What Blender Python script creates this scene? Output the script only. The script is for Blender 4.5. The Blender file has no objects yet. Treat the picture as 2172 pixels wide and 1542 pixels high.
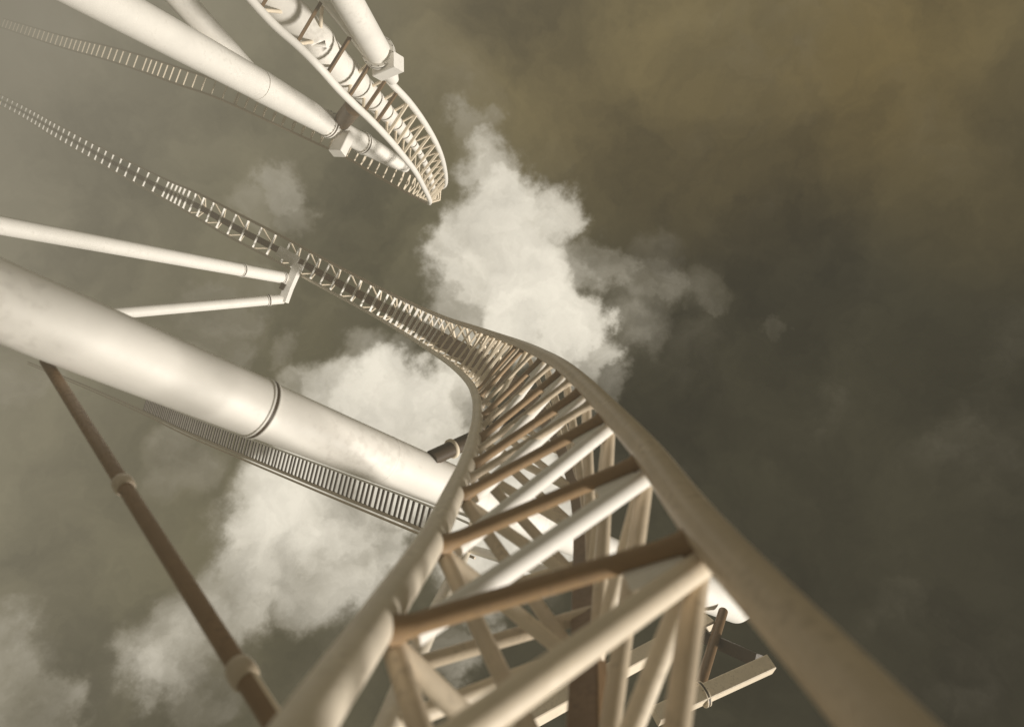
import bpy, math, random
from mathutils import Vector, Matrix
random.seed(7)
scene = bpy.context.scene
COL = scene.collection
V = Vector

# ------------------------------------------------------------------ camera
F_PX, W_PX, H_PX = 1415.0, 2172.0, 1542.0
H_CAM = 34.0
PITCH = math.radians(45.0)
C0 = V((0, 0, H_CAM))
FWD = V((0, math.cos(PITCH), math.sin(PITCH)))
HOR = V((1, 0, 0))
UPW = V((0, -math.sin(PITCH), math.cos(PITCH)))
SR, CR = 0.826, -0.564
_n = math.hypot(SR, CR); SR /= _n; CR /= _n
RIGHT = CR * HOR + SR * UPW
UP = -SR * HOR + CR * UPW

def ray(x, y):
    return FWD + RIGHT * ((x - W_PX / 2) / F_PX) + UP * ((H_PX / 2 - y) / F_PX)

def at(x, y, z):
    """surveyed point: bearing from the rider's seat and distance ahead -> world position"""
    return C0 + ray(x, y) * z

cam_d = bpy.data.cameras.new('camera')
cam_d.sensor_width = 36.0
cam_d.lens = 36.0 * F_PX / W_PX
cam_d.clip_start = 0.05
cam_d.clip_end = 20000
cam_d.dof.use_dof = True
cam_d.dof.focus_distance = 20.0
cam_d.dof.aperture_fstop = 0.72
cam = bpy.data.objects.new('camera', cam_d)
M = Matrix((RIGHT, UP, -FWD)).transposed().to_4x4()
M.translation = C0
cam.matrix_world = M
COL.objects.link(cam)
scene.camera = cam

# ------------------------------------------------------------------ materials
def nd(nt, t, **kw):
    n = nt.nodes.new(t)
    for k, v in kw.items():
        setattr(n, k, v)
    return n

def paint(name, col, rough=0.5, var=0.22, scale=1.6, grime=(0.16, 0.12, 0.08), grime_amt=0.35, bump=0.15):
    m = bpy.data.materials.new(name); m.use_nodes = True
    nt = m.node_tree; nt.nodes.clear()
    out = nd(nt, 'ShaderNodeOutputMaterial'); b = nd(nt, 'ShaderNodeBsdfPrincipled')
    nt.links.new(b.outputs[0], out.inputs[0])
    tc = nd(nt, 'ShaderNodeTexCoord')
    n1 = nd(nt, 'ShaderNodeTexNoise'); n1.inputs['Scale'].default_value = scale; n1.inputs['Detail'].default_value = 7; n1.inputs['Roughness'].default_value = 0.62
    n2 = nd(nt, 'ShaderNodeTexNoise'); n2.inputs['Scale'].default_value = scale * 9; n2.inputs['Detail'].default_value = 5
    nt.links.new(tc.outputs['Object'], n1.inputs['Vector']); nt.links.new(tc.outputs['Object'], n2.inputs['Vector'])
    r1 = nd(nt, 'ShaderNodeMapRange'); r1.inputs[1].default_value = 0.3; r1.inputs[2].default_value = 0.7
    r1.inputs[3].default_value = 1 - var; r1.inputs[4].default_value = 1 + var * 0.35
    nt.links.new(n1.outputs[0], r1.inputs[0])
    mul = nd(nt, 'ShaderNodeVectorMath', operation='SCALE'); mul.inputs[0].default_value = col
    nt.links.new(r1.outputs[0], mul.inputs['Scale'])
    g = nd(nt, 'ShaderNodeMath', operation='MULTIPLY'); nt.links.new(n1.outputs[0], g.inputs[0]); nt.links.new(n2.outputs[0], g.inputs[1])
    r2 = nd(nt, 'ShaderNodeMapRange'); r2.interpolation_type = 'SMOOTHSTEP'
    r2.inputs[1].default_value = 0.27; r2.inputs[2].default_value = 0.42; r2.inputs[3].default_value = 0; r2.inputs[4].default_value = grime_amt
    nt.links.new(g.outputs[0], r2.inputs[0])
    mix = nd(nt, 'ShaderNodeMix', data_type='RGBA'); nt.links.new(r2.outputs[0], mix.inputs[0])
    nt.links.new(mul.outputs[0], mix.inputs[6]); mix.inputs[7].default_value = (*grime, 1)
    nt.links.new(mix.outputs[2], b.inputs['Base Color'])
    r3 = nd(nt, 'ShaderNodeMapRange'); r3.inputs[3].default_value = rough - 0.12; r3.inputs[4].default_value = rough + 0.2
    nt.links.new(n2.outputs[0], r3.inputs[0]); nt.links.new(r3.outputs[0], b.inputs['Roughness'])
    b.inputs['Specular IOR Level'].default_value = 0.35
    bp = nd(nt, 'ShaderNodeBump'); bp.inputs['Strength'].default_value = bump; bp.inputs['Distance'].default_value = 0.01
    nt.links.new(n2.outputs[0], bp.inputs['Height']); nt.links.new(bp.outputs[0], b.inputs['Normal'])
    return m

M_WHITE = paint('white_paint', (0.90, 0.865, 0.80), 0.5, 0.10, 0.9, grime_amt=0.14)
M_CREAM = paint('cream_paint', (0.82, 0.71, 0.55), 0.5, 0.14, 1.8, grime_amt=0.25)
M_RAIL = paint('rail_tan', (0.60, 0.50, 0.37), 0.34, 0.2, 2.5, grime_amt=0.35)
M_RAILL = paint('rail_worn', (0.78, 0.70, 0.57), 0.42, 0.2, 2.5, grime_amt=0.3)
M_BROWN = paint('brown_paint', (0.17, 0.102, 0.047), 0.48, 0.25, 2.2, grime=(0.06, 0.04, 0.025), grime_amt=0.4)
M_STRUT = paint('strut_brown', (0.30, 0.19, 0.095), 0.45, 0.25, 2.2, grime=(0.06, 0.04, 0.025), grime_amt=0.4)
M_TIE = paint('tie_paint', (0.34, 0.225, 0.12), 0.5, 0.2, 2.4, grime_amt=0.35)
M_DARK = paint('dark_steel', (0.07, 0.048, 0.028), 0.5, 0.25, 3.0, grime=(0.03, 0.02, 0.012))
M_GROUND = paint('ground_grass', (0.09, 0.085, 0.04), 0.9, 0.4, 0.05, grime=(0.13, 0.10, 0.06), grime_amt=0.6)

# ------------------------------------------------------------------ mesh helpers
class MB:
    def __init__(s):
        s.v = []; s.f = []; s.sm = []
    def face(s, idx, smooth=False):
        s.f.append(idx); s.sm.append(smooth)
    def sweep(s, pts, radii, n=20, caps=True, profile=None, up=None):
        """tube (or a given cross-section) along a polyline of world points"""
        pts = [V(p) for p in pts]
        N = len(pts)
        if not hasattr(radii, '__len__'): radii = [radii] * N
        tang = []
        for i in range(N):
            a = pts[max(0, i - 1)]; b = pts[min(N - 1, i + 1)]
            tang.append((b - a).normalized())
        u = V(up) if up is not None else None
        if u is None:
            u = V((0, 0, 1)) if abs(tang[0].z) < 0.9 else V((1, 0, 0))
        base = len(s.v); rings = []
        for i in range(N):
            t = tang[i]
            uu = (V(up[i]) if (up is not None and hasattr(up[0], '__len__')) else u)
            e1 = (uu - t * uu.dot(t)).normalized(); e2 = t.cross(e1)
            u = e1 if not (up is not None and hasattr(up[0], '__len__')) else u
            ring = []
            if profile is None:
                for k in range(n):
                    a = 2 * math.pi * k / n
                    s.v.append(pts[i] + (e1 * math.cos(a) + e2 * math.sin(a)) * radii[i]); ring.append(len(s.v) - 1)
            else:
                for (px, py) in profile:
                    s.v.append(pts[i] + e2 * px * radii[i] + e1 * py * radii[i]); ring.append(len(s.v) - 1)
            rings.append(ring)
        m = len(rings[0]); sm = profile is None
        for i in range(N - 1):
            for k in range(m):
                s.face((rings[i][k], rings[i][(k + 1) % m], rings[i + 1][(k + 1) % m], rings[i + 1][k]), sm)
        if caps:
            for ring, rv in ((rings[0], True), (rings[-1], False)):      # caps on vertices of their own: crisp rims
                k0 = len(s.v); s.v += [s.v[i].copy() for i in ring]
                ids = list(range(k0, k0 + m)); s.face(tuple(reversed(ids)) if rv else tuple(ids))
        return s
    def build(s, name, mat, parent=None):
        off = parent_loc(parent)
        me = bpy.data.meshes.new(name)
        me.from_pydata([tuple(p - off) for p in s.v], [], s.f)
        me.polygons.foreach_set('use_smooth', s.sm)
        me.materials.append(mat); me.update()
        o = bpy.data.objects.new(name, me); COL.objects.link(o)
        if parent is not None: o.parent = parent
        return o

def parent_loc(p):
    l = V((0, 0, 0))
    while p is not None:
        l = l + p.location; p = p.parent
    return l

def bevel_rect(w, h, b=0.12):
    """bevelled rectangle, half sizes w, h"""
    c = min(w, h) * b
    return [(w - c, -h), (w, -h + c), (w, h - c), (w - c, h), (-w + c, h), (-w, h - c), (-w, -h + c), (-w + c, -h)]

def tube(name, a, b, r, mat, parent, r2=None, n=20, seg=1):
    a = V(a); b = V(b); r2 = r if r2 is None else r2
    pts = [a.lerp(b, i / seg) for i in range(seg + 1)]
    rad = [r + (r2 - r) * i / seg for i in range(seg + 1)]
    return MB().sweep(pts, rad, n).build(name, mat, parent)

def beam(name, a, b, w, h, up, mat, parent):
    return MB().sweep([a, b], 1.0, profile=bevel_rect(w / 2, h / 2), up=up).build(name, mat, parent)

def flange(name, p, axis, r, th, mat, parent, gap=0.012, bolts=16):
    """a bolted pair of ring plates with a dark joint between them"""
    ax = V(axis).normalized(); p = V(p)
    mb = MB()
    for sgn in (-1, 1):
        c = p + ax * sgn * (gap / 2 + th / 2)
        q = [c - ax * th / 2, c - ax * th * 0.4, c + ax * th * 0.4, c + ax * th / 2]
        mb.sweep(q, [r * 0.985, r, r, r * 0.985], 40)
    o = mb.build(name, mat, parent)
    u = V((0, 0, 1)) if abs(ax.z) < 0.8 else V((1, 0, 0))
    e1 = (u - ax * u.dot(ax)).normalized(); e2 = ax.cross(e1)
    if bolts:
        bb = MB()
        for k in range(bolts):
            a = 2 * math.pi * k / bolts
            c = p + (e1 * math.cos(a) + e2 * math.sin(a)) * r * 0.955
            L = th + gap / 2 + r * 0.05
            bb.sweep([c - ax * L, c + ax * L], r * 0.03, 6)
        bb.build('bolt_circle', M_DARK, o)
    MB().sweep([p - ax * gap * 0.49, p + ax * gap * 0.49], r * 0.985, 40).build('gasket', M_DARK, o)
    return o

def thing(name, loc, label, cat, group=None):
    o = bpy.data.objects.new(name, None); o.empty_display_size = 0.5
    o.location = loc; COL.objects.link(o)
    o['label'] = label; o['category'] = cat
    if group: o['group'] = group
    o['kind'] = 'thing'
    return o

def catmull(P, u):
    n = len(P) - 1
    i = max(0, min(n - 1, int(math.floor(u)))); t = u - i
    p1 = P[i]; p2 = P[i + 1]
    p0 = P[i - 1] if i > 0 else p1 * 2 - p2
    p3 = P[i + 2] if i + 2 <= n else p2 * 2 - p1
    def al(a, b): return max(1e-4, (b - a).length) ** 0.5
    t0 = 0; t1 = t0 + al(p0, p1); t2 = t1 + al(p1, p2); t3 = t2 + al(p2, p3)
    T = t1 + (t2 - t1) * t
    A1 = p0 * ((t1 - T) / (t1 - t0)) + p1 * ((T - t0) / (t1 - t0))
    A2 = p1 * ((t2 - T) / (t2 - t1)) + p2 * ((T - t1) / (t2 - t1))
    A3 = p2 * ((t3 - T) / (t3 - t2)) + p3 * ((T - t2) / (t3 - t2))
    B1 = A1 * ((t2 - T) / (t2 - t0)) + A2 * ((T - t0) / (t2 - t0))
    B2 = A2 * ((t3 - T) / (t3 - t1)) + A3 * ((T - t1) / (t3 - t1))
    return B1 * ((t2 - T) / (t2 - t1)) + B2 * ((T - t1) / (t2 - t1))

class Path:
    """two rails through pairs of survey points; frame() gives left, right, tangent, down"""
    def __init__(s, pairs):
        s.L = [p[0] for p in pairs]; s.R = [p[1] for p in pairs]
        s.umax = len(pairs) - 1
    def l(s, u): return catmull(s.L, u)
    def r(s, u): return catmull(s.R, u)
    def c(s, u): return (s.l(u) + s.r(u)) / 2
    def frame(s, u):
        a = s.c(max(0, u - 0.02)); b = s.c(min(s.umax, u + 0.02))
        t = (b - a).normalized(); L = s.l(u); R = s.r(u); r = (R - L).normalized()
        down = t.cross(r).normalized()
        return L, R, t, r, down
    def spaced(s, u0, u1, step, first=0.0):
        out = []; prev = s.c(u0); acc = step - first; N = int((u1 - u0) * 120)
        for i in range(N + 1):
            u = u0 + (u1 - u0) * i / N; p = s.c(u); acc += (p - prev).length; prev = p
            if acc >= step:
                out.append(u); acc -= step
        return out
    def us(s, u0, u1, per=10):
        n = max(2, int((u1 - u0) * per)); return [u0 + (u1 - u0) * i / n for i in range(n + 1)]

def pair(lx, ly, rx, ry, z, zr=None):
    return (at(lx, ly, z), at(rx, ry, z if zr is None else zr))

# ------------------------------------------------------------------ main track, running away from the rider
main = [
    pair(505, 1759, 1830, 1490, 1.75),
    pair(795, 1325, 1492, 1118, 3.10),
    pair(912, 1150, 1372, 958, 4.50),
    pair(962, 1048, 1290, 868, 6.00),
    pair(990, 985, 1238, 815, 7.50),
    pair(1006, 930, 1193, 777, 9.30),
    pair(1013, 885, 1150, 752, 11.7),
    pair(1010, 843, 1110, 733, 14.8),
    pair(991, 806, 1062, 715, 19.5),
    pair(952, 770, 1007, 696, 25.0),
    pair(905, 738, 946, 676, 30.0),
    pair(850, 703, 881, 648, 35.5),
    pair(782, 663, 808, 613, 40.0),
    pair(665, 599, 689, 551, 43.0),
    pair(578, 550, 600, 503, 45.0),
    pair(476, 497, 497, 450, 48.0),
    pair(400, 452, 417, 409, 51.5),
    pair(340, 418, 356, 383, 59.0),
    pair(225, 355, 237, 325, 73.0),
    pair(120, 295, 130, 269, 92.0),
    pair(30, 240, 38, 219, 115.0),
    pair(-120, 162, -114, 146, 145.0),
]
# straight run back under the rider's train
d_l = (main[1][0] - main[0][0]); d_r = (main[1][1] - main[0][1]); dd = (d_l + d_r) / 2
main = [(main[0][0] - dd * 4, main[0][1] - dd * 4), (main[0][0] - dd, main[0][1] - dd)] + main
MP = Path(main)
RR = 0.1
trk = thing('coaster_track', MP.c(3), 'long truss track with one grey and one brown rail, curving from the foreground into haze', 'coaster track', 'roller coaster tracks')
us = MP.us(0, MP.umax, 9)
MB().sweep([MP.l(u) for u in us], RR, 28).build('rail', M_RAILL, trk)['label'] = 'worn grey tube rail on the left'
MB().sweep([MP.r(u) for u in us], RR, 28).build('rail', M_RAIL, trk)['label'] = 'brown tube rail on the right'
# spine girder below the ties
def spine_pt(u):
    L, R, t, r, dn = MP.frame(u)
    d = 1.18 + 0.3 * min(1, max(0, (u - 4) / 3)) - 0.7 * min(1, max(0, (u - 9) / 4))
    return (L + R) / 2 + dn * d - r * 0.12
def spine_w(u):
    K = ((0, .10), (8.5, .10), (11, .46), (13, .34), (15, .22), (30, .22))
    for (a, x), (b, y) in zip(K, K[1:]):
        if a <= u <= b: return x + (y - x) * (u - a) / (b - a)
    return .22
su = MP.us(1, MP.umax, 6)
mb = MB(); prof_pts = [spine_pt(u) for u in su]
ups = [tuple(-MP.frame(u)[4]) for u in su]
base = []
for i, u in enumerate(su):
    L, R, t, r, dn = MP.frame(u); w = spine_w(u); h = 0.10
    ring = []
    for (x, y) in bevel_rect(w, h):
        mb.v.append(prof_pts[i] + r * x - dn * y); ring.append(len(mb.v) - 1)
    base.append(ring)
for i in range(len(su) - 1):
    for k in range(8):
        mb.face((base[i][k], base[i][(k + 1) % 8], base[i + 1][(k + 1) % 8], base[i + 1][k]))
mb.face(tuple(reversed(base[0]))); mb.face(tuple(base[-1]))
mb.build('spine_beam', M_BROWN, trk)

tie_us = [1.0 + i for i in range(1, 9)]           # 2..9
def tie_step(u): return 1.35 if u < 12 else (1.0 if u < 16 else 1.6 if u < 19 else 3.3)
_u, _acc, _p = 9.0, 0.0, MP.c(9.0)
while _u < MP.umax - 0.15:
    _u += 0.004; _q = MP.c(_u); _acc += (_q - _p).length; _p = _q
    if _acc >= tie_step(_u): tie_us.append(_u); _acc = 0.0
def tie(u, sc=1.0, mat=None):
    L, R, t, r, dn = MP.frame(u)
    a = L + r * RR * 0.6 + dn * 0.05; b = R - r * RR * 0.6 + dn * 0.05
    pts = [a, a.lerp(b, 0.05), a.lerp(b, 0.10), a.lerp(b, 0.90), a.lerp(b, 0.95), b]
    k = 0.051 * sc; far = u > 9.5
    prof = (bevel_rect(0.5, 0.7, 0.2) if u < 12.5 else bevel_rect(0.55, 1.35, 0.2)) if far else [(math.cos(2 * math.pi * q / 14), math.sin(2 * math.pi * q / 14)) for q in range(14)]
    m_ = MB().sweep(pts, [k * 1.7, k * 1.15, k, k, k * 1.15, k * 1.7], profile=prof, up=tuple(-dn))
    if not far: m_.sm = [len(f) == 4 for f in m_.f]
    return m_.build('crosstie', mat or (M_TIE if not far else M_CREAM if u < 12 else M_WHITE), trk)  # far ties get pale paint in place of the sunlight they miss
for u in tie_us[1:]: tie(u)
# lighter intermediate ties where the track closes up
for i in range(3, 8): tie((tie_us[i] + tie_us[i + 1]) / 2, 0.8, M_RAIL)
# flat diagonals in the plane of the rails, from a right tie end to the next nearer left tie end
for i in range(1, 15):
    La, Ra, ta, ra, da = MP.frame(tie_us[i]); Lb, Rb, tb, rb, db = MP.frame(tie_us[i - 1])
    a = Ra - ra * 0.03 + da * 0.13 - ta * 0.06; b = Lb + rb * 0.13 + db * 0.13 + tb * 0.08
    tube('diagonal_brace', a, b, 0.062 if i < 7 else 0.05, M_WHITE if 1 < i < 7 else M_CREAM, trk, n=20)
for u in tie_us[1:7]:
    L, R, t, r, dn = MP.frame(u)
    c = R - r * 0.26 + dn * 0.10
    MB().sweep([c - r * 0.16, c + r * 0.12], [1.0, 1.0], profile=[(-0.09, -0.02), (0.17, -0.02), (0.11, 0.02), (-0.09, 0.02)], up=tuple(-dn)).build('gusset_plate', M_WHITE, trk)
# webs down to the spine
for i in range(0, len(tie_us) - 1):
    u = tie_us[i]; u2 = tie_us[i + 1]; um = (u + u2) / 2
    if i > 46: break
    if 7 <= i < 12: continue
    L, R, t, r, dn = MP.frame(u); L2, R2, t2, r2, dn2 = MP.frame(u2)
    s_ = spine_pt(u if i < 9 else um); w = spine_w(um) * 0.6
    rad = 0.055
    near = i < 7
    if near or i % 2 == 0:
        tube('web_strut', R + dn * 0.12 - r * 0.05, s_ + r * w, rad, M_CREAM, trk, n=12)
        tube('web_strut', L + dn * 0.12 + r * 0.05, s_ - r * w, rad, M_CREAM, trk, n=12)
    if near or i % 2 == 0:
        tube('web_strut', R2 + dn2 * 0.12 - r2 * 0.05, s_ + r * w, rad, M_CREAM if not near else M_RAIL, trk, n=12)
        tube('web_strut', L2 + dn2 * 0.12 + r2 * 0.05, s_ - r * w, rad, M_CREAM if not near else M_RAIL, trk, n=12)
# outer pipe below the left rail
oc = [at(700, 1790, 2.9), at(765, 1660, 3.4), at(822, 1542, 4.0), at(872, 1412, 5.0), at(930, 1290, 6.6), at(975, 1195, 8.6), at(1003, 1120, 11.0), at(1030, 1030, 13.5)]
opts = [catmull(oc, i * 7 / 60) for i in range(61)]
MB().sweep(opts, 0.085, 20).build('outrigger_pipe', M_RAILL, trk)

for (a, b, m_) in ((at(930, 1290, 6.6), at(1240, 1195, 6.6), M_CREAM), (at(985, 1160, 9.6), at(1250, 1240, 5.9), M_WHITE),
                   (at(872, 1412, 5.0), at(1258, 1300, 5.2), M_RAIL), (at(822, 1542, 4.0), at(1264, 1370, 4.9), M_CREAM)):
    tube('lacing_bar', a, b, 0.06, m_, trk, n=14)
# ------------------------------------------------------------------ crest track above
t2 = [
    pair(480, -60, 535, -170, 20.0), pair(576, 48, 636, -45, 21.0), pair(632, 98, 688, 3, 21.5), pair(677, 143, 732, 55, 22.0), pair(716, 187, 768, 103, 23.0),
    pair(751, 222, 802, 145, 24.0), pair(781, 250, 831, 178, 25.5), pair(818, 288, 866, 215, 27.5), pair(850, 325, 898, 258, 30.0), pair(879, 362, 925, 305, 33.0),
    pair(900, 400, 941, 350, 37.0), pair(912, 428, 944, 392, 42.0), pair(898, 427, 918, 394, 49.0), pair(850, 402, 866, 366, 55.0), pair(780, 362, 797, 328, 58.0), pair(735, 335, 752, 301, 60.0),
    pair(640, 290, 656, 256, 62.0), pair(560, 253, 575, 219, 63.0), pair(495, 223, 508, 190, 64.0), pair(442, 201, 454, 169, 65.0), pair(384, 182, 396, 150, 67.0),
    pair(300, 152, 311, 122, 73.0), pair(220, 126, 230, 99, 84.0), pair(130, 101, 138, 78, 102.0), pair(0, 58, 7, 40, 130.0)]
P2 = Path(t2)
tr2 = thing('coaster_track', P2.c(10), 'white track at the top whose crest bends sharply back behind the forked column', 'coaster track', 'roller coaster tracks')
us2 = P2.us(0, P2.umax, 10)
ua = [u for u in us2 if u <= 11.41]; ub = [u for u in us2 if u >= 11.39]
for fn in (P2.l, P2.r):
    MB().sweep([fn(u) for u in ua], [0.14] * len(ua), 16).build('rail', M_WHITE, tr2)
    MB().sweep([fn(u) for u in ub], [0.12] * len(ub), 16).build('rail', M_RAIL, tr2)['label'] = 'brown rail of the far side running off to the left'
ties2 = P2.spaced(0, 11.4, 1.35) + P2.spaced(11.5, 18.0, 1.15) + P2.spaced(18.0, 21.0, 1.5) + P2.spaced(21.0, P2.umax, 3.0)
for i, u in enumerate(ties2):
    L, R, t, r, dn = P2.frame(u)
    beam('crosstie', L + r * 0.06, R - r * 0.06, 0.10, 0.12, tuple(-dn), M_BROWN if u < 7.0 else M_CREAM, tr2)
def sp_off(u):
    k = min(1, max(0, (u - 5) / 4)); return 1.0 - 0.6 * k, 0.60 - 0.44 * k
sp2 = [P2.c(u) - P2.frame(u)[4] * sp_off(u)[0] for u in ua]
MB().sweep(sp2, [sp_off(u)[1] for u in ua], 20).build('spine_pipe', M_WHITE, tr2)
for i in range(0, len(ties2) - 1):
    L, R, t, r, dn = P2.frame(ties2[i]); L2, R2, t_, r2, dn2 = P2.frame(ties2[i + 1])
    um = (ties2[i] + ties2[i + 1]) / 2; s_ = P2.c(um) - P2.frame(um)[4] * (0.75 if um < 11.4 else -0.5)
    if i > 48: break
    tube('web_strut', L, s_, 0.06, M_CREAM, tr2, n=8); tube('web_strut', R, s_, 0.06, M_CREAM, tr2, n=8)

# ------------------------------------------------------------------ narrow track beneath the big column
t3 = [pair(1010, 1172, 1022, 1122, 24.0), pair(885, 1119, 897, 1068, 26.5), pair(700, 1043, 711, 998, 30.5), pair(546, 979, 556, 941, 35.0), pair(400, 918, 409, 886, 41.0),
      pair(306, 873, 314, 846, 47.0), pair(200, 826, 206, 803, 57.0), pair(60, 768, 65, 749, 72.0)]
P3 = Path(t3)
tr3 = thing('coaster_track', P3.c(2), 'narrow ladder-like track with close dark rungs running just under the big white column', 'coaster track', 'roller coaster tracks')
us3 = P3.us(0, P3.umax, 8)
MB().sweep([P3.l(u) for u in us3], 0.075, 12).build('rail', M_RAIL, tr3)
MB().sweep([P3.l(u) + (P3.l(u) - P3.r(u)).normalized() * 0.2 for u in us3], 0.05, 12).build('rail', M_RAIL, tr3)
MB().sweep([P3.r(u) for u in us3], 0.045, 12).build('rail', M_WHITE, tr3)
for u in P3.spaced(0.6, P3.umax, 0.33)[:98]:
    L, R, t, r, dn = P3.frame(u)
    beam('rung', L, R, 0.13, 0.05, tuple(-dn), M_DARK, tr3)

# ------------------------------------------------------------------ columns and supports
def to_ground(p_top, p_low, zmin=0.0):
    """carry the line p_top -> p_low on until it meets the ground (if it falls)"""
    p_top = V(p_top); p_low = V(p_low); d = p_low - p_top
    if d.z < -1e-3:
        k = (zmin - p_top.z) / d.z
        return p_top + d * k
    return p_low
# big vertical column
pB = at(545, 864, 8.5)
zdir = V((0, 0, 1))
def onB(x):
    # height on the column at which it is seen at bearing x
    lo, hi = -20.0, 60.0
    for _ in range(60):
        m = (lo + hi) / 2; q = pB + zdir * m - C0
        px = W_PX / 2 + F_PX * q.dot(RIGHT) / q.dot(FWD)
        if q.dot(FWD) < 0.3 or px < x: lo = m
        else: hi = m
    return pB + zdir * lo
baseB = V((pB.x, pB.y, 0))
colB = thing('support_column', baseB, 'big white column with a dark ring joint, behind the grey left rail', 'column', 'white steel columns')
RB = 0.375
f1 = onB(548); topB = onB(1560)
tube('lower_shaft', baseB, f1 - zdir * 0.05, RB * 1.03, M_WHITE, colB, n=48)
tube('upper_shaft', f1 + zdir * 0.05, topB, RB, M_WHITE, colB, r2=RB * 0.9, n=48)
flange('ring_joint', f1, zdir, RB * 1.075, 0.03, M_WHITE, colB, gap=0.045, bolts=0)
MB().sweep([baseB, baseB + zdir * 0.5], RB * 1.8, 32).build('footing', M_GROUND, colB)
def seams(a, b, r0, r1, n, parent, skip=()):
    a = V(a); b = V(b); ax = (b - a).normalized()
    for i in range(1, n):
        k = i / n; p = a.lerp(b, k); r = r0 + (r1 - r0) * k
        w = 0.018 * (r / 0.4)
        MB().sweep([p - ax * w, p - ax * w * 0.4, p + ax * w * 0.4, p + ax * w], [r * 1.0005, r * 1.009, r * 1.009, r * 1.0005], 48).build('weld_seam', M_WHITE, parent)
seams(f1, topB, RB, RB * 0.9, 8, colB)
# saddle on top and its arms
pT = onB(1500)
MB().sweep([onB(1440), onB(1450), onB(1560), onB(1572)], [RB * 1.1, RB * 1.45, RB * 1.45, RB * 1.1], 40).build('saddle', M_WHITE, colB)
zT = (pT - C0).dot(FWD)
beam('cross_arm', at(1060, 1556, zT - 5), at(1500, 1318, zT - 0.8), 0.38, 0.38, (0, 0, 1), M_CREAM, colB)
beam('cross_arm', at(1390, 1518, zT - 4), at(1632, 1408, zT - 3), 0.36, 0.36, (0, 0, 1), M_CREAM, colB)
beam('bracket_arm', at(1462, 1336, zT - 0.5), at(1610, 1402, zT - 2.6), 0.32, 0.32, (0, 0, 1), M_DARK, colB)
tube('bracket_rod', at(1534, 1296, zT - 0.6), at(1484, 1458, zT - 3.2), 0.13, M_BROWN, colB)
flange('ring_joint', at(1490, 1472, zT - 3.55), at(1632, 1408, zT - 3) - at(1390, 1518, zT - 4), 0.29, 0.03, M_CREAM, colB, gap=0.05, bolts=8)

# forked column, upper left
zA = 34.0
A_top = at(862, 356, 38.0); A_f2 = at(768, 303, 35.0); A_f1 = at(695, 264, 32.5); A_y = at(545, 178, 27.5)
A1 = at(200, -9, 20.5); A2 = at(380, -5, 24.0)
g1 = to_ground(A_y, A1); g2 = to_ground(A_y, A2)
colA = thing('forked_column', g1, 'white column of two legs merging into one tube under the crest track', 'column', 'white steel columns')
tube('leg', g1, A_y, 0.72, M_WHITE, colA, r2=0.64, n=36)
tube('leg', g2, A_y, 0.42, M_WHITE, colA, r2=0.46, n=32)
tube('shaft', A_y, A_f1, 0.66, M_WHITE, colA, r2=0.57, n=36)
seams(A_y, A_f1, 0.66, 0.57, 3, colA); seams(A_y.lerp(g1, 0.25), A_y, 0.66, 0.64, 4, colA)
tube('coupling', A_f1, A_f2, 0.50, M_WHITE, colA, n=36)
axA = A_f2 - A_f1
flange('ring_joint', A_f1, axA, 0.66, 0.08, M_WHITE, colA, gap=0.10, bolts=18)
flange('ring_joint', A_f2, axA, 0.60, 0.07, M_WHITE, colA, gap=0.10, bolts=18)
MB().sweep([A_f2 + axA.normalized() * 0.08, A_f2.lerp(A_top, 0.7), A_top], [0.54, 0.42, 0.28], 32).build('tapered_end', M_WHITE, colA)
beam('bracket', at(735, 285, 33.0), at(715, 326, 32.6), 0.75, 0.5, tuple(axA), M_WHITE, colA)
tube('stub_pipe', at(722, 262, 33.2), at(752, 226, 30.0), 0.42, M_BROWN, colA)

# column at the upper edge
c_top = at(812, 128, 23.5); c_low = at(708, -50, 19.0)
gC = to_ground(c_top, c_low)
colC = thing('support_column', gC, 'short white column at the top edge, bracketed to the right rail of the crest track', 'column', 'white steel columns')
tube('shaft', gC, at(800, 108, 23.2), 0.46, M_WHITE, colC, n=32)
axC = (c_top - c_low).normalized()
flange('ring_joint', at(803, 112, 23.3), axC, 0.58, 0.06, M_WHITE, colC, gap=0.07, bolts=14)
MB().sweep([at(803, 112, 23.3), at(818, 140, 23.7), at(835, 172, 24.3)], [0.45, 0.42, 0.2], 28).build('shaft_end', M_WHITE, colC)
beam('bracket', at(800, 152, 23.8), at(846, 132, 23.2), 0.55, 0.5, tuple(axC), M_WHITE, colC)

# two-legged support of the distant track
zE = 43.0
e1a = at(606, 590, zE); e1b = at(0, 478, 28.0); e2a = at(600, 634, zE); e2b = at(250, 664, 37.0)
gE1 = to_ground(e1a, e1b); gE2 = to_ground(e2a, e2b)
supE = thing('track_support', e1b, 'two thin white tubes meeting at a plate under the distant part of the track', 'support', None)
far1 = e1a + (e1b - e1a) * 1.6; far2 = e2a + (e2b - e2a) * 2.4
j1 = e1a.lerp(e1b, 0.22)
tube('leg', far1, e1a, 0.42, M_WHITE, supE, r2=0.38, n=28)
tube('leg', far2, e2a, 0.36, M_WHITE, supE, r2=0.32, n=28)
flange('ring_joint', j1, e1b - e1a, 0.44, 0.05, M_WHITE, supE, gap=0.08, bolts=0)
flange('ring_joint', e2a.lerp(e2b, 0.1), e2b - e2a, 0.37, 0.05, M_WHITE, supE, gap=0.08, bolts=0)
flange('ring_joint', e1a.lerp(e1b, 0.02), e1b - e1a, 0.43, 0.05, M_WHITE, supE, gap=0.08, bolts=0)
hp = [at(601, 640, zE), at(612, 610, zE), at(634, 560, zE)]
MB().sweep(hp, 1.0, profile=bevel_rect(0.26, 0.30), up=tuple(FWD)).build('head_plate', M_WHITE, supE)
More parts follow.
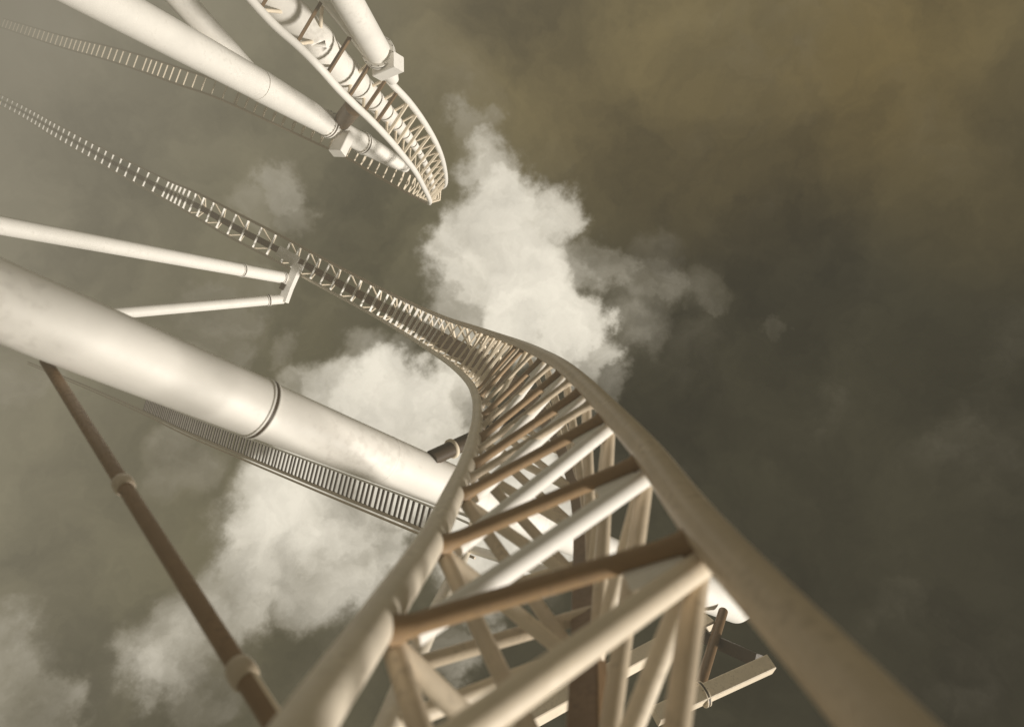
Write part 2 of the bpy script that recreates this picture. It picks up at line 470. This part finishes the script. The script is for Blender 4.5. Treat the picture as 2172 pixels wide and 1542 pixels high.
beam('clamp', at(590, 532, zE + 0.6), at(632, 556, zE + 0.6), 0.7, 0.25, tuple(FWD), M_WHITE, supE)
beam('shim', at(596, 614, zE - 0.5), at(603, 602, zE - 0.5), 0.3, 0.12, tuple(FWD), M_DARK, supE)

# brown diagonal strut, lower left
s0 = at(96, 765, 7.2); s1 = at(588, 1545, 3.3)
st = thing('brown_strut', s1, 'thin brown diagonal tube with two pale collars, between the big column and the left rail', 'strut', None)
tube('tube', s0, s1, 0.055, M_STRUT, st, n=28)
sx = (s1 - s0)
def onS(x, y):
    best = None
    for i in range(400):
        p = s0.lerp(s1, i / 399); q = p - C0
        px = W_PX / 2 + F_PX * q.dot(RIGHT) / q.dot(FWD)
        if best is None or abs(px - x) < best[0]: best = (abs(px - x), p)
    return best[1]
for (x, y) in ((262, 1040), (515, 1452)):
    p = onS(x, y); a = sx.normalized()
    MB().sweep([p - a * 0.075, p - a * 0.055, p - a * 0.02, p + a * 0.02, p + a * 0.055, p + a * 0.075], [0.063, 0.074, 0.078, 0.078, 0.074, 0.063], 32).build('collar', M_RAIL, st)
p = onS(550, 1490); a = sx.normalized()
MB().sweep([p + RIGHT * 0.055 - FWD * 0.03 - a * 0.2, p + RIGHT * 0.055 - FWD * 0.03 + a * 0.12], 0.035, 12).build('clamp', M_CREAM, st)

# dark brace behind the left rail
b0 = at(915, 972, 10.6); b1 = at(1110, 880, 12.2)
br = thing('dark_brace', b1, 'short dark tube with a pale ring, between big column and track bend', 'strut', None)
tube('tube', b0, b1, 0.13, M_DARK, br, n=24)
p = b0.lerp(b1, 0.2); a = (b1 - b0).normalized()
MB().sweep([p - a * 0.03, p - a * 0.02, p + a * 0.02, p + a * 0.03], [0.135, 0.165, 0.165, 0.135], 32).build('collar', M_CREAM, br)

# ------------------------------------------------------------------ ground and haze
mb = MB(); S = 6000
mb.v = [V((-S, -S, 0)), V((S, -S, 0)), V((S, S, 0)), V((-S, S, 0))]; mb.face((0, 1, 2, 3))
g = mb.build('ground', M_GROUND); g['kind'] = 'structure'

hm = bpy.data.materials.new('haze'); hm.use_nodes = True
nt = hm.node_tree; nt.nodes.clear()
out = nd(nt, 'ShaderNodeOutputMaterial')
SIG = 0.0135
ab = nd(nt, 'ShaderNodeVolumeAbsorption'); ab.inputs['Color'].default_value = (0, 0, 0, 1); ab.inputs['Density'].default_value = SIG
em = nd(nt, 'ShaderNodeEmission'); em.inputs['Color'].default_value = (0.262, 0.236, 0.178, 1); em.inputs['Strength'].default_value = SIG  # haze glows on its own; emission stands in for scattered daylight
ad = nd(nt, 'ShaderNodeAddShader'); nt.links.new(ab.outputs[0], ad.inputs[0]); nt.links.new(em.outputs[0], ad.inputs[1])
nt.links.new(ad.outputs[0], out.inputs['Volume'])
def box(name, lo, hi, mat):
    mb = MB(); x0, y0, z0 = lo; x1, y1, z1 = hi
    mb.v = [V(p) for p in ((x0, y0, z0), (x1, y0, z0), (x1, y1, z0), (x0, y1, z0), (x0, y0, z1), (x1, y0, z1), (x1, y1, z1), (x0, y1, z1))]
    for f in ((0, 3, 2, 1), (4, 5, 6, 7), (0, 1, 5, 4), (1, 2, 6, 5), (2, 3, 7, 6), (3, 0, 4, 7)): mb.face(f)
    return mb.build(name, mat)
hz = box('haze', (-900, -900, 0.5), (900, 900, H_CAM + 10), hm); hz['kind'] = 'structure'

# ------------------------------------------------------------------ light and sky
SUN_EL = math.radians(30)
SUN_AZ = math.radians(-4)
sdir = V((math.sin(SUN_AZ) * math.cos(SUN_EL), -math.cos(SUN_AZ) * math.cos(SUN_EL), math.sin(SUN_EL)))
sl = bpy.data.lights.new('sun', 'SUN'); sl.energy = 5.0; sl.angle = math.radians(9); sl.color = (1.0, 0.945, 0.87)
so = bpy.data.objects.new('sun', sl); so.rotation_euler = sdir.to_track_quat('Z', 'Y').to_euler(); so.location = (0, -20, 80); COL.objects.link(so)

w = bpy.data.worlds.new('World'); scene.world = w; w.use_nodes = True
nt = w.node_tree; nt.nodes.clear()
wo = nd(nt, 'ShaderNodeOutputWorld'); bg = nd(nt, 'ShaderNodeBackground'); nt.links.new(bg.outputs[0], wo.inputs[0])
sky = nd(nt, 'ShaderNodeTexSky'); sky.sky_type = 'NISHITA'; sky.sun_disc = False
sky.sun_elevation = SUN_EL; sky.sun_rotation = math.pi - SUN_AZ
tc = nd(nt, 'ShaderNodeTexCoord')
L_ = nt.links.new
def math_(op, a, b=None, c=None):
    n = nd(nt, 'ShaderNodeMath', operation=op)
    for i, x in enumerate((a, b, c)):
        if x is None: continue
        if isinstance(x, (int, float)): n.inputs[i].default_value = x
        else: L_(x, n.inputs[i])
    return n.outputs[0]
def noise(vec, scale, detail, rough=0.55, col=False):
    n = nd(nt, 'ShaderNodeTexNoise'); n.inputs['Scale'].default_value = scale; n.inputs['Detail'].default_value = detail; n.inputs['Roughness'].default_value = rough
    L_(vec, n.inputs['Vector']); return n.outputs['Color' if col else 'Fac']
def vm(op, a, b=None, scale=None):
    n = nd(nt, 'ShaderNodeVectorMath', operation=op)
    for i, x in enumerate((a, b)):
        if x is None: continue
        if isinstance(x, (tuple, Vector)): n.inputs[i].default_value = tuple(x)
        else: L_(x, n.inputs[i])
    if scale is not None:
        if isinstance(scale, (int, float)): n.inputs['Scale'].default_value = scale
        else: L_(scale, n.inputs['Scale'])
    return n
D = tc.outputs['Generated']
n_w = noise(D, 6.0, 6, 0.6, True)
warp = vm('SCALE', vm('SUBTRACT', n_w, (0.5, 0.5, 0.5)).outputs[0], None, 0.20).outputs[0]
DW = vm('NORMALIZE', vm('ADD', D, warp).outputs[0]).outputs[0]
n_w2 = noise(D, 22.0, 6, 0.65, True)
DW = vm('NORMALIZE', vm('ADD', DW, vm('SCALE', vm('SUBTRACT', n_w2, (0.5, 0.5, 0.5)).outputs[0], None, 0.05).outputs[0]).outputs[0]).outputs[0]
def blob(vec, x, y, rad, amp):
    c = ray(x, y).normalized()
    d = vm('DOT_PRODUCT', vec, c).outputs['Value']
    a = rad / F_PX * (F_PX / math.hypot(F_PX, math.hypot(x - W_PX / 2, y - H_PX / 2)))
    mr = nd(nt, 'ShaderNodeMapRange'); mr.interpolation_type = 'SMOOTHERSTEP'
    L_(d, mr.inputs[0]); mr.inputs[1].default_value = math.cos(a * 1.45); mr.inputs[2].default_value = math.cos(a * 0.2)
    mr.inputs[3].default_value = 0; mr.inputs[4].default_value = amp
    return mr.outputs[0]
clouds = [
    (1005, 300, 60, .45), (1030, 360, 75, .75), (1080, 440, 95, .95), (1180, 470, 75, .85), (1050, 530, 100, .95), (1010, 600, 85, .8), (1130, 610, 115, 1.0),
    (1180, 700, 95, .9), (1100, 690, 95, .95), (1000, 690, 80, .6), (1235, 770, 65, .65), (1280, 840, 55, .42), (1290, 560, 70, .5), (1370, 600, 70, .38), (1335, 690, 75, .30),
    (1470, 630, 55, .26), (1495, 670, 32, .28), (1655, 688, 34, .32), (1220, 590, 70, .6), (1400, 520, 60, .3), (1180, 330, 60, .25),
    (590, 395, 65, .62), (525, 435, 60, .42), (610, 445, 50, .5), (465, 640, 80, .50), (520, 590, 60, .40), (440, 730, 75, .45), (600, 745, 40, .4), (500, 690, 50, .3), (560, 500, 50, .25),
    (640, 840, 70, .60), (720, 870, 90, .7), (800, 800, 70, .42), (760, 770, 50, .35), (830, 890, 120, .95), (905, 860, 95, .95), (935, 940, 95, 1.0), (880, 1010, 120, 1.0), (960, 830, 75, .8), (880, 780, 50, .4),
    (760, 1040, 130, .95), (660, 1070, 140, .9), (580, 1150, 145, .85), (690, 1180, 140, .8), (520, 1240, 115, .72), (420, 1310, 100, .6), (370, 1400, 115, .6), (440, 1450, 95, .4), (790, 1140, 110, .75), (400, 975, 85, .4), (450, 930, 60, .35),
    (1100, 1060, 140, .95), (1050, 1160, 140, .85), (1180, 1130, 90, .85), (985, 1370, 70, .5),
    (-20, 1410, 90, .50), (30, 1510, 100, .55), (-70, 1460, 150, .60), (0, 770, 90, .35), (40, 75, 120, .38),
]
F = None
for c in clouds:
    o = blob(DW, *c)
    if F is None: F = o
    else:
        n = nd(nt, 'ShaderNodeMath', operation='SMOOTH_MAX'); L_(F, n.inputs[0]); L_(o, n.inputs[1]); n.inputs[2].default_value = 0.12; F = n.outputs[0]
nz = noise(D, 6.0, 6, 0.5)
nz2 = noise(DW, 13.0, 7, 0.6)
Fn = math_('ADD', F, math_('MULTIPLY', math_('SUBTRACT', nz, 0.5), 0.95))
Fn = math_('ADD', Fn, math_('MULTIPLY', math_('SUBTRACT', nz2, 0.5), 0.45))
mr = nd(nt, 'ShaderNodeMapRange'); mr.interpolation_type = 'SMOOTHSTEP'; L_(Fn, mr.inputs[0])
mr.inputs[1].default_value = 0.06; mr.inputs[2].default_value = 1.08
dens = mr.outputs[0]
# clear-sky tone: Nishita luminance toned warm, brighter and greyer toward the horizon
bw = nd(nt, 'ShaderNodeRGBToBW'); L_(sky.outputs[0], bw.inputs[0])
sep = nd(nt, 'ShaderNodeSeparateXYZ'); L_(D, sep.inputs[0])
cr = nd(nt, 'ShaderNodeValToRGB'); L_(sep.outputs['Z'], cr.inputs[0])
el = cr.color_ramp.elements
def lin(c): return tuple(((v / 255) / 12.92 if v / 255 <= .04045 else (((v / 255) + .055) / 1.055) ** 2.4) for v in c)
el[0].position = 0.0; el[0].color = (*lin((142, 135, 116)), 1)
el[1].position = 1.0; el[1].color = (*lin((48, 45, 33)), 1)
for p, c in ((0.25, (112, 106, 86)), (0.5, (95, 89, 66)), (0.75, (63, 59, 43)), (0.9, (52, 49, 35))):
    e = el.new(p); e.color = (*lin(c), 1)
gold = math_('ADD', blob(D, 1450, -140, 600, .42), blob(D, 2200, 120, 420, .22))
gmix = nd(nt, 'ShaderNodeMix', data_type='RGBA'); L_(gold, gmix.inputs[0]); L_(cr.outputs[0], gmix.inputs[6]); gmix.inputs[7].default_value = (*lin((114, 94, 48)), 1)
nl = noise(DW, 4.2, 7, 0.6)
var = nd(nt, 'ShaderNodeMapRange'); L_(nl, var.inputs[0]); var.inputs[1].default_value = .32; var.inputs[2].default_value = .68; var.inputs[3].default_value = .5; var.inputs[4].default_value = 1.5
# normalise the Nishita luminance to a gentle factor
nish = nd(nt, 'ShaderNodeMapRange'); L_(bw.outputs[0], nish.inputs[0]); nish.inputs[1].default_value = 0; nish.inputs[2].default_value = 12; nish.inputs[3].default_value = .9; nish.inputs[4].default_value = 1.25
base_s = vm('SCALE', gmix.outputs[2], None, math_('MULTIPLY', var.outputs[0], nish.outputs[0])).outputs[0]
ccol = nd(nt, 'ShaderNodeValToRGB'); L_(dens, ccol.inputs[0])
ce = ccol.color_ramp.elements
ce[0].position = 0; ce[0].color = (*lin((140, 130, 108)), 1); ce[1].position = 1; ce[1].color = (*lin((246, 238, 220)), 1)
e = ce.new(.55); e.color = (*lin((196, 188, 170)), 1)
nz3 = noise(DW, 9.0, 6, 0.6)
shd = nd(nt, 'ShaderNodeMapRange'); L_(nz3, shd.inputs[0]); shd.inputs[1].default_value = .34; shd.inputs[2].default_value = .62; shd.inputs[3].default_value = .80; shd.inputs[4].default_value = 1.12
ccs = vm('SCALE', ccol.outputs[0], None, shd.outputs[0]).outputs[0]
smix = nd(nt, 'ShaderNodeMix', data_type='RGBA'); L_(dens, smix.inputs[0]); L_(base_s, smix.inputs[6]); L_(ccs, smix.inputs[7])
L_(smix.outputs[2], bg.inputs['Color']); bg.inputs['Strength'].default_value = 1.0

scene.view_settings.view_transform = 'Standard'; scene.view_settings.look = 'None'
scene.view_settings.exposure = 0; scene.view_settings.gamma = 1
scene.cycles.max_bounces = 4; scene.cycles.volume_bounces = 0; scene.cycles.use_denoising = True
